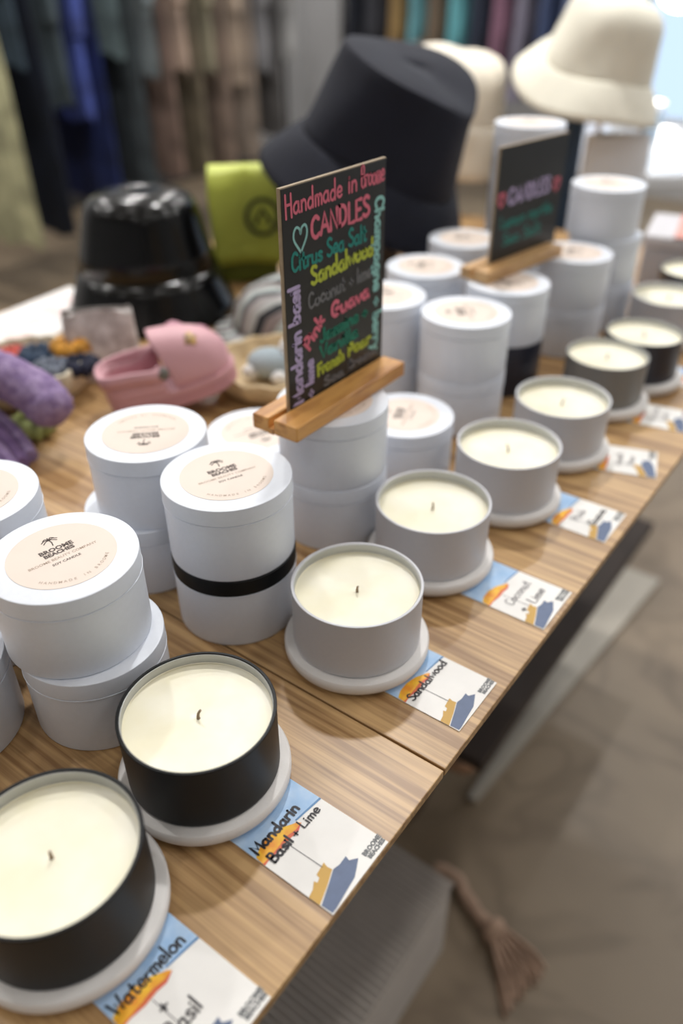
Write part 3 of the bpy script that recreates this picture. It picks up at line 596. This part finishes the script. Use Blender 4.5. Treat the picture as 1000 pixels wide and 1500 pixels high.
# ------------------------------------------------------------------ bowls and their contents
M_bowl = mat('pale_carved_wood', (206, 182, 142), .65, var=.2, scale=24, bump=.2, bscale=120)
def bowl(label, x, y, R, h, scal, m, cat='bowl'):
    t = thing('scalloped_bowl', label, cat, (x, y, 0))
    def wob(r, z, a, i): return r * (1 + (.035 * math.cos(scal * a) if z > h * .3 else .01 * math.cos(scal * a))), z
    link('bowl_shell', lathe('bowl_shell', [(.001, 0), (R * .72, 0), (R * .86, h * .15), (R * .96, h * .5), (R, h * .9), (R * .985, h), (R * .93, h), (R * .90, h * .85), (R * .8, h * .3), (R * .65, h * .18), (.001, h * .16)], 96, wob=wob), m, t, smooth=.8)
    return t
bowl('scalloped pale wooden bowl holding a small plush toy right of the clog', -.386, .318, .068, .026, 14, M_bowl)
pt = thing('plush_toy', 'small white and blue-grey plush toy in the wooden bowl', 'toy', (-.392, .316, .0052), R_(20))
M_pl1 = mat('plush_pale_blue', (176, 190, 198), .9, var=.2, scale=60, bump=.4, bscale=400); M_pl2 = mat('plush_white', (232, 232, 232), .9, var=.08, scale=60, bump=.4, bscale=400); M_dk = mat('plush_navy', (52, 60, 84), .8, var=.1)
ball = lathe('ball', [(.001, -1)] + [(math.sin(a), -math.cos(a)) for a in [PI * k / 10 for k in range(1, 10)]] + [(.001, 1)], 20)
shade(ball, 2.)
def blob(name, m, par, x, y, z, sx, sy, sz, rz=0.):
    me = ball.copy(); me.name = name; o = link(name, me, m, par, (x, y, z), (0, 0, rz)); o.scale = (sx, sy, sz); return o
blob('torso', M_pl1, pt, 0, 0, .016, .026, .020, .0155); blob('head', M_pl2, pt, .022, .010, .030, .016, .015, .014)
for q, (a, b_) in enumerate(((.018, .024), (.034, .004))): blob('ear', M_pl1, pt, a, b_, .044, .005, .005, .007)
for a, b_ in ((-.018, -.014), (.016, -.020), (-.02, .016), (.004, .022)): blob('paw', M_pl2, pt, a, b_, .010, .009, .008, .0075)
for a, b_ in ((.036, .012), (.030, -.002)): blob('eye', M_dk, pt, a, b_, .034, .0028, .0028, .003)
bowl('pale round bowl full of colourful scrunchies at the left photo edge', -.580, .156, .064, .034, 18, mat('bowl_cream', (214, 204, 180), .6, var=.1, scale=20))
def scrunchie(x, y, z, c, word, R=.018, c2=None, tx=0., ty=0.):
    t = thing('hair_scrunchie', word, 'scrunchie', (x, y, z), 0, 'scrunchies in the left bowl')
    vs, fs = [], []; n, m_ = 40, 10; rnd = random.Random(int(x * 9999)); p0 = rnd.uniform(0, 6)
    for i in range(n):
        a = 2 * PI * i / n; rr = R * .42 * (1 + .22 * math.sin(9 * a + p0) + .1 * math.sin(14 * a))
        for k in range(m_):
            b_ = 2 * PI * k / m_; q = R * .62 + rr * math.cos(b_) * (1 + .1 * math.sin(6 * a + k)); vs.append((q * math.cos(a), q * math.sin(a), R * .5 + rr * math.sin(b_)))
    for i in range(n):
        for k in range(m_):
            fs.append((i * m_ + k, ((i + 1) % n) * m_ + k, ((i + 1) % n) * m_ + (k + 1) % m_, i * m_ + (k + 1) % m_))
    link('gathered_cloth', mesh('gathered_cloth', vs, fs), mat('cloth_%d_%d_%d' % c, c, .8, scale=70, rgb2=c2 or tuple(int(v * .7) for v in c), bump=.3, bscale=300), t, (0, 0, 0), (tx, ty, 0), 1.5)
    el = [(R * .62 * math.cos(a), R * .62 * math.sin(a), R * .5) for a in [k * 2 * PI / 12 for k in range(13)]]
    return t
for (x, y, z, c, wd, R) in ((-.610, .120, .008, (40, 42, 46), 'charcoal scrunchie at the back left of the left bowl', .018), (-.606, .155, .010, (222, 104, 92), 'coral red scrunchie at the back of the left bowl', .015), (-.575, .125, .010, (206, 208, 214), 'white scrunchie in the middle of the left bowl', .019),
        (-.578, .168, .010, (62, 82, 108), 'slate blue scrunchie in the left bowl beside the orange one', .019), (-.556, .192, .016, (238, 170, 62), 'orange and yellow scrunchie at the right of the left bowl', .019), (-.540, .155, .010, (132, 140, 156), 'grey blue scrunchie in the left bowl', .018),
        (-.524, .178, .010, (26, 32, 60), 'deep navy scrunchie at the right rim of the left bowl', .018), (-.540, .128, .012, (40, 60, 70), 'dark teal scrunchie at the front of the left bowl', .018), (-.570, .108, .012, (54, 50, 56), 'black scrunchie at the front left of the left bowl', .018)):
    scrunchie(x - .004, y + .006, z + .012, c, wd, R)
# patterned pouch
pc = thing('fabric_pouch', 'pale grey patterned fabric pouch standing between left bowl and clog', 'pouch', (-.548, .228, 0), R_(48)); pc.scale = (.85, .8, 1.1)
M_pouch = mat('patterned_linen', (222, 216, 213), .85, scale=70, rgb2=(168, 158, 154), bump=.2, bscale=300)
vs, fs = [], []
for i in range(9):
    q = i / 8; z = .062 * q; th = .022 * (1 - .85 * q ** 1.5) + .002; hw2 = .046 * (1 - .10 * q)
    for k in range(24):
        a = 2 * PI * k / 24; vs.append((hw2 * math.copysign(abs(math.cos(a)) ** .6, math.cos(a)), th * math.copysign(abs(math.sin(a)) ** .8, math.sin(a)), z + .004 * math.sin(3 * a) * q))
for i in range(8):
    for k in range(24): fs.append((i * 24 + k, i * 24 + (k + 1) % 24, (i + 1) * 24 + (k + 1) % 24, (i + 1) * 24 + k))
fs += [tuple(range(23, -1, -1)), tuple(range(8 * 24, 9 * 24))]
link('pouch_body', mesh('pouch_body', vs, fs), M_pouch, pc, smooth=1.)
link('zip', tube('zip', [(-.040, 0, .064), (0, 0, .0655), (.040, 0, .064)], .0016, 8), mat('zip_grey', (120, 116, 112), .4), pc)
# lime scrunchie on the table
lt = scrunchie(-.498, .100, 0., (172, 182, 110), 'pale lime scrunchie on the table under the purple scarf', .020); del lt['group']
# purple chenille scarf
M_pur = mat('purple_chenille', (152, 132, 168), .9, scale=120, rgb2=(114, 92, 134), bump=.8, bscale=260)
M_pur2 = mat('purple_yarn', (130, 106, 148), .9, scale=60, rgb2=(100, 76, 122), bump=.6, bscale=300)
ps = thing('chenille_scarf', 'purple chenille scarf with rolled end and ribbed tail at the left photo edge', 'scarf', (-.497, .066, 0))
rr_ = random.Random(4)
def fuzz(i, k): return 1 + .20 * noise.noise((i * .9, k * 1.7, 2.))
link('rolled_end', tube('rolled_end', [(-.16, .006, .064), (-.071, .0136, .065), (-.006, .0250, .060), (.034, .029, .048), (.055, .027, .038)], lambda s: .0200 * (1 - max(0, (s - .8) / .2) ** 3 * .45), 20, 9, fuzz), M_pur, ps, smooth=1.5)
for k in range(5):
    link('yarn_cord', tube('yarn_cord', [(-.075 - .005 * k, .004 - .0130 * k, .034), (-.030, .010 - .0125 * k, .028 + .004 * (k % 2)), (.008 + .003 * k, .010 - .0120 * k, .017), (.030 + .004 * k, .006 - .0115 * k, .0072), (.040 + .004 * k, .002 - .0115 * k, .0062)], .0060, 8, 5), M_pur2 if k % 2 else M_pur, ps, smooth=1.5)
# white paper at the back edge of the table
pp = thing('paper_sheet', 'white paper sheet with pale pink print at the back left of the table', 'paper', (-.735, .245, .0004), R_(96))
link('sheet', box('sheet', -.12, .14, -.055, .055, 0, .0012), mat('sheet_white', (238, 234, 232), .6, var=.02), pp)
for k in range(6): link('pink_print', box('pink_print', -.10 + k * .038, -.075 + k * .038, -.03 + .02 * (k % 2), .01 + .015 * (k % 3), .0012, .0015), mat('print_pink', (238, 216, 214), .6), pp)

# ------------------------------------------------------------------ under the table
strip = tag(link('floor_strip', slab('floor_strip', [(-.190, .50), (-.176, .50), (-.120, 1.22), (-.200, 1.22)], 0, .012), mat('pale_strip', (178, 170, 156), .5, var=.08, scale=12), None, (0, 0, 0)), 'pale tapered strip on the concrete floor under the table', 'board')  # pale wedge on the floor, wider at the far end
bk = thing('storage_basket', 'dark brown woven basket in the shade under the table', 'basket', (-.370, .44, 0), 0, world=True)
M_bask = mat('dark_wicker', (96, 70, 50), .8, var=.4, scale=60, bump=.6, bscale=90)
link('basket_shell', lathe('basket_shell', [(.001, .002), (.13, 0), (.15, .12), (.155, .26), (.148, .262), (.142, .12), (.12, .01), (.001, .01)], 60, wob=lambda r, z, a, i: (r * (1 + .012 * math.sin(30 * a + i * PI)), z)), M_bask, bk, smooth=1.)
link('rope_handle', tube('rope_handle', [(.148, -.07, .20), (.185, -.05, .21), (.205, 0, .17), (.185, .05, .21), (.148, .07, .20)], .009, 10, 6, lambda i, k: 1 + .12 * math.sin(i * 1.3 + k)), mat('rope_brown', (150, 112, 82), .85, var=.3, scale=90), bk, smooth=1.5)
M_tass = mat('tassel_cotton', (178, 148, 126), .9, var=.25, scale=60)
ts = thing('rope_tassel', 'frayed pinkish brown rope tassel lying on the concrete floor', 'tassel', (-.130, .352, .0), R_(-14), world=True)
link('rope', tube('rope', [(-.04, .0, .012), (-.01, .012, .012), (.03, .0, .012), (.07, -.006, .014)], .010, 10, 6, lambda i, k: 1 + .12 * math.sin(i * 1.3 + k * 1.2)), M_tass, ts, smooth=1.5)
link('knot', lathe('knot', [(.004, -.012), (.016, -.008), (.019, 0), (.016, .008), (.004, .012)], 16), M_tass, ts, (.078, -.006, .0175), (0, PI / 2, 0), 1.)
for k in range(18):
    a = (k % 6 - 2.5) * .09; lv = k // 6
    link('strand', tube('strand', [(.085, -.006 + a * .05, .010 + .005 * lv), (.108, -.010 + a * .10, .0055 + .0045 * lv), (.132, -.018 + a * .14 + .003 * (lv - 1), .0038 + .0034 * lv), (.158 - .003 * (k % 4), -.030 + a * .17 + .004 * (lv - 1), .0030 + .0030 * lv)], .0028, 6, 4), M_tass, ts, smooth=1.5)
rb_ = thing('ribbed_box', 'grey ribbed fabric storage box under the near table edge', 'storage box', (-.185, .135, 0), R_(0), world=True)
vs, fs = [], []; n = 352
for i in range(n + 1):
    y = -.14 + .28 * i / n; z = .161 + .0032 * math.sin(i / n * 2 * PI * 30)
    vs += [(-.085, y, z), (.085, y, z)]
fs = [(2 * i, 2 * i + 1, 2 * i + 3, 2 * i + 2) for i in range(n)]
M_rib = mat('grey_rib', (196, 188, 180), .85, var=.1, scale=30)
link('ribbed_lid', mesh('ribbed_lid', vs, fs), M_rib, rb_)
link('box_body', box('box_body', -.083, .083, -.138, .138, 0, .1575, .004), M_rib, rb_)
nb = thing('folded_cloth', 'navy folded cloth at the bottom photo edge under the table', 'cloth', (-.240, -.085, 0), 0, world=True)
for k in range(4): link('fold', box('fold', -.10 + .004 * k, .10 - .003 * k, -.065, .065 - .002 * k, k * .05, k * .05 + .049, .016), mat('navy_cloth', (36, 44, 66), .9, var=.2, scale=20), nb, smooth=.8)

# ------------------------------------------------------------------ clothes racks behind
def garment(name, label, cat, x, y, rz, hem, rgb, top=.86, hwid=.21, thick=.050, sleeves=True, seed=0, flare=1.15, rgb2=None):
    t = thing(name, label, cat, (x, y, 0), rz, 'clothes on the racks'); rnd = random.Random(seed)
    m = mat('cloth_%d_%d_%d' % rgb, rgb, .9, scale=9, rgb2=rgb2 or tuple(int(v * .72) for v in rgb), bump=.3, bscale=120)
    n, nz = 48, 14; vs, fs = [], []; f1, f2 = rnd.choice((5, 6, 7)), rnd.choice((9, 11, 13)); p1, p2 = rnd.uniform(0, 6), rnd.uniform(0, 6)
    for i in range(nz + 1):
        q = i / nz; z = top + (hem - top) * q
        wx = hwid * (.32 + .68 * min(1, (q / .10)) ** .5) * (1 + (flare - 1) * q) * (1 - .10 * math.sin(PI * min(1, q / .6)))
        th = thick * (.35 + .65 * min(1, q / .15))
        for k in range(n):
            a = 2 * PI * k / n; fo = 1 + q * (.16 * math.sin(f1 * a + p1) + .12 * math.sin(f2 * a + p2 + 3 * q))
            vs.append((wx * math.cos(a) * (1 + .25 * (fo - 1)), th * math.sin(a) * fo * 1.15, z + .012 * q * math.sin(f1 * a + p2)))
    for i in range(nz):
        for k in range(n): fs.append((i * n + k, (i + 1) * n + k, (i + 1) * n + (k + 1) % n, i * n + (k + 1) % n))
    fs.append(tuple(range(n))); g = link('cloth_body', mesh('cloth_body', vs, fs), m, t, smooth=1.5)
    if sleeves:
        ln = (top - hem) * (.72 if hem > -.2 else .5)
        for s in (-1, 1):
            link('sleeve', tube('sleeve', [(s * hwid * .72, 0, top - .05), (s * hwid * 1.02, 0, top - .18), (s * hwid * 1.08, 0, top - ln * .6), (s * hwid * 1.02, 0, top - ln)], lambda q: .034 - .006 * q, 12, 5, lambda i, k: 1 + .12 * noise.noise((i * .5, k * .9, seed))), m, t, smooth=1.5)
    link('hanger', tube('hanger', [(-.15, 0, top - .01), (0, 0, top + .03), (.15, 0, top - .01)], .006, 6, 4), M_brownst, t)
    link('hook', tube('hook', [(0, 0, top + .03), (0, 0, top + .075), (.018, 0, top + .10), (0, 0, top + .122), (-.018, 0, top + .10)], .0025, 6, 4), M_steel, t)
    return t
def rack(label, x, y, rz, ln, zt=1.0):
    t = thing('clothes_rack', label, 'clothes rack', (x, y, -TZ), rz)
    link('rail', tube('rail', [(-ln / 2, 0, zt + TZ), (0, 0, zt + TZ), (ln / 2, 0, zt + TZ)], .012, 10, 2), M_steel, t)
    for s in (-1, 1):
        link('post', tube('post', [(s * ln / 2, 0, .02), (s * ln / 2, 0, .9), (s * ln / 2, 0, zt + TZ)], .012, 10, 2), M_steel, t)
        link('foot', box('foot', s * ln / 2 - .015, s * ln / 2 + .015, -.24, .24, 0, .03, .004), M_steel, t)
RX = -2.88
rack('long black clothes rack along the left wall', RX, 2.15, PI / 2, 2.35)
LIST = [(1.40, -.46, (190, 188, 150), 'sage green long dress', 'dress', 0), (1.53, -.50, (30, 36, 50), 'black navy long dress', 'dress', 0), (1.63, .06, (72, 88, 104), 'slate blue short-hemmed shirt', 'shirt', 1), (1.72, -.53, (20, 28, 46), 'midnight navy long dress', 'dress', 0),
        (1.80, -.08, (70, 82, 90), 'slate grey shirt', 'shirt', 1), (1.90, -.14, (74, 90, 168), 'royal blue shirt', 'shirt', 1), (1.98, -.46, (30, 44, 98), 'deep blue long dress', 'dress', 0), (2.08, .06, (112, 130, 132), 'teal grey top', 'shirt', 1),
        (2.16, -.44, (58, 66, 70), 'charcoal long dress', 'dress', 0), (2.25, -.02, (126, 136, 140), 'pale blue grey top', 'shirt', 1), (2.335, -.42, (134, 112, 102), 'mauve brown long dress', 'dress', 0), (2.42, -.02, (184, 162, 146), 'pinkish beige shirt', 'shirt', 1),
        (2.50, -.44, (112, 102, 84), 'olive brown long dress', 'dress', 0), (2.58, -.04, (146, 140, 118), 'khaki shirt', 'shirt', 1), (2.67, -.44, (138, 120, 108), 'dusty taupe long dress', 'dress', 0), (2.75, -.09, (186, 168, 150), 'warm beige jacket', 'jacket', 1),
        (2.84, -.42, (164, 150, 138), 'pale taupe long dress', 'dress', 0), (2.93, -.06, (138, 138, 142), 'mid grey jacket', 'jacket', 1), (3.02, -.34, (88, 86, 86), 'dark grey dress', 'dress', 0), (3.11, -.02, (166, 166, 166), 'light grey shirt', 'shirt', 1)]
for i, (y, hem, c, nm, cat, sl) in enumerate(LIST):
    nb_ = LIST[i + 1][3] if i + 1 < len(LIST) else 'bare grey wall'
    garment(cat, '%s hanging on the left rack beside the %s' % (nm, nb_), cat, RX + (.24 if i == 0 else 0), y, 0, hem, c, sleeves=bool(sl), seed=i, thick=.028)
rack('second black clothes rack in front of the shop window', -2.00, 3.72, 0, 1.60)
LIST2 = [(-2.62, -.10, (36, 40, 52), 'black jacket', 'jacket'), (-2.50, .05, (60, 62, 70), 'charcoal shirt', 'shirt'), (-2.36, .02, (150, 122, 78), 'golden brown shirt', 'shirt'), (-2.25, .04, (116, 178, 190), 'aqua shirt', 'shirt'), (-2.14, .02, (112, 96, 80), 'brown shirt', 'shirt'), (-2.03, .0, (112, 186, 196), 'turquoise shirt', 'shirt'),
         (-1.92, -.05, (48, 56, 74), 'dark navy shirt', 'shirt'), (-1.81, -.12, (150, 110, 132), 'mauve dress', 'dress'), (-1.70, -.18, (132, 128, 146), 'grey lilac dress', 'dress'), (-1.59, -.15, (70, 84, 120), 'denim blue dress', 'dress'), (-1.48, -.15, (106, 120, 158), 'pale denim dress', 'dress'), (-1.38, -.2, (74, 92, 140), 'cornflower blue dress', 'dress')]
for i, (x, hem, c, nm, cat) in enumerate(LIST2):
    nb_ = LIST2[i + 1][3] if i + 1 < len(LIST2) else 'shop window'
    garment(cat, '%s hanging on the rear rack beside the %s' % (nm, nb_), cat, x, 3.72, PI / 2, hem, c, sleeves=False, seed=40 + i, thick=.036, hwid=.19)
# orange toy hanging on the wall
ot = thing('wall_toy', 'orange hanging soft toy with green leaf on the grey wall', 'toy', (-3.62, 4.05, .0), R_(60))
blob('toy_body', mat('orange_felt', (226, 132, 70), .9, var=.1), ot, 0, 0, .10, .085, .06, .085); blob('toy_belly', mat('peach_felt', (214, 166, 128), .9, var=.1), ot, 0, 0, -.06, .09, .055, .11)
blob('leaf', mat('green_felt', (110, 140, 90), .9, var=.1), ot, -.07, 0, .16, .045, .012, .03, .4)
link('hanging_cord', tube('hanging_cord', [(0, 0, .18), (0, 0, .5), (0, 0, .9)], .004, 6, 2), M_steel, ot)

# ------------------------------------------------------------------ far right
wt = thing('reflector_table', 'glossy white side table added to mirror the shop window', 'table', (-.62, 1.95, -TZ))  # table added so its glossy top mirrors the window as a bright patch
M_glw = mat('glossy_white', (236, 240, 246), .12, var=.02, coat=.5)
link('table_top', lathe('table_top', [(.001, TZ - .06), (.33, TZ - .06), (.335, TZ - .055), (.335, TZ - .035), (.33, TZ - .03), (.001, TZ - .03)], 64), M_glw, wt, smooth=.6)
link('stem', lathe('stem', [(.20, 0), (.20, .015), (.03, .03), (.03, TZ - .06)], 32, capb=True), M_glw, wt, smooth=.6)
for x, y, s, wd in ((-.545, 1.74, 1., 'nearer'), (-.60, 2.06, 1.1, 'farther')):  # jars added so their lids catch the window as bright glints
    j = thing('glint_jar', 'small jar with shiny white lid added for a glint on the white side table, %s one' % wd, 'jar', (x, y, -.0298))
    link('jar_glass', lathe('jar_glass', [(.001, 0), (.034 * s, 0), (.036 * s, .004), (.036 * s, .06), (.030 * s, .068), (.001, .068)], 32), mat('pale_blue_glass', (176, 200, 220), .1, var=.05), j, smooth=.7)
    link('jar_lid', lathe('jar_lid', [(.031 * s, .066), (.037 * s, .068), (.037 * s, .084), (.033 * s, .088), (.001, .0885)], 32, capb=True), M_glw, j, smooth=.7)
tb = thing('tote_bag', 'cream cloth tote bag hanging on the dark blue hat stand', 'bag', (-.350, 1.132, .03), R_(36))
vs, fs = [], []
for i in range(7):
    q = i / 6; z = .10 * q
    for k in range(24):
        a = 2 * PI * k / 24; vs.append((.052 * math.copysign(abs(math.cos(a)) ** .6, math.cos(a)) * (1 + .05 * math.sin(3 * q)), (.016 * (1 - .5 * q) + .003) * math.sin(a), z + .003 * math.sin(4 * a)))
for i in range(6):
    for k in range(24): fs.append((i * 24 + k, i * 24 + (k + 1) % 24, (i + 1) * 24 + (k + 1) % 24, (i + 1) * 24 + k))
fs += [tuple(range(23, -1, -1)), tuple(range(6 * 24, 7 * 24))]
link('bag_body', mesh('bag_body', vs, fs), M_white, tb, smooth=1.)
link('handle', tube('handle', [(-.035, 0, .095), (-.03, 0, .14), (0, .002, .16), (.03, 0, .14), (.035, 0, .095)], .004, 8, 5), M_cream2, tb, smooth=1.5)
gb = thing('gift_box', 'pale grey gift box with coral lid band at the far right table end', 'box', (-.150, .905, 0), R_(12))
link('box_base', box('box_base', -.055, .055, -.06, .06, 0, .050, .003), mat('gift_grey', (176, 176, 182), .6, var=.05), gb)
link('box_lid', box('box_lid', -.057, .057, -.062, .062, .0505, .066, .003), mat('gift_lid', (196, 194, 198), .6, var=.05), gb)
link('coral_band', box('coral_band', -.020, .020, -.0625, .0625, .0662, .0675, .0004), mat('coral_paper', (214, 150, 138), .6, var=.05), gb)
gl = thing('globe_lamp', 'glowing white globe pendant lamp by the shop window', 'lamp', (-1.16, 4.0, .17))
blob('globe', mat('lamp_globe', (255, 250, 240), .4, emit=9.), gl, 0, 0, .10, .10, .10, .10)
link('cord', tube('cord', [(0, 0, .20), (0, 0, 1.0), (0, 0, CH - TZ - .17)], .004, 6, 2), M_steel, gl)
link('cap', lathe('cap', [(.03, .195), (.03, .23), (.005, .24)], 16, capb=True, capt=True), M_steel, gl)
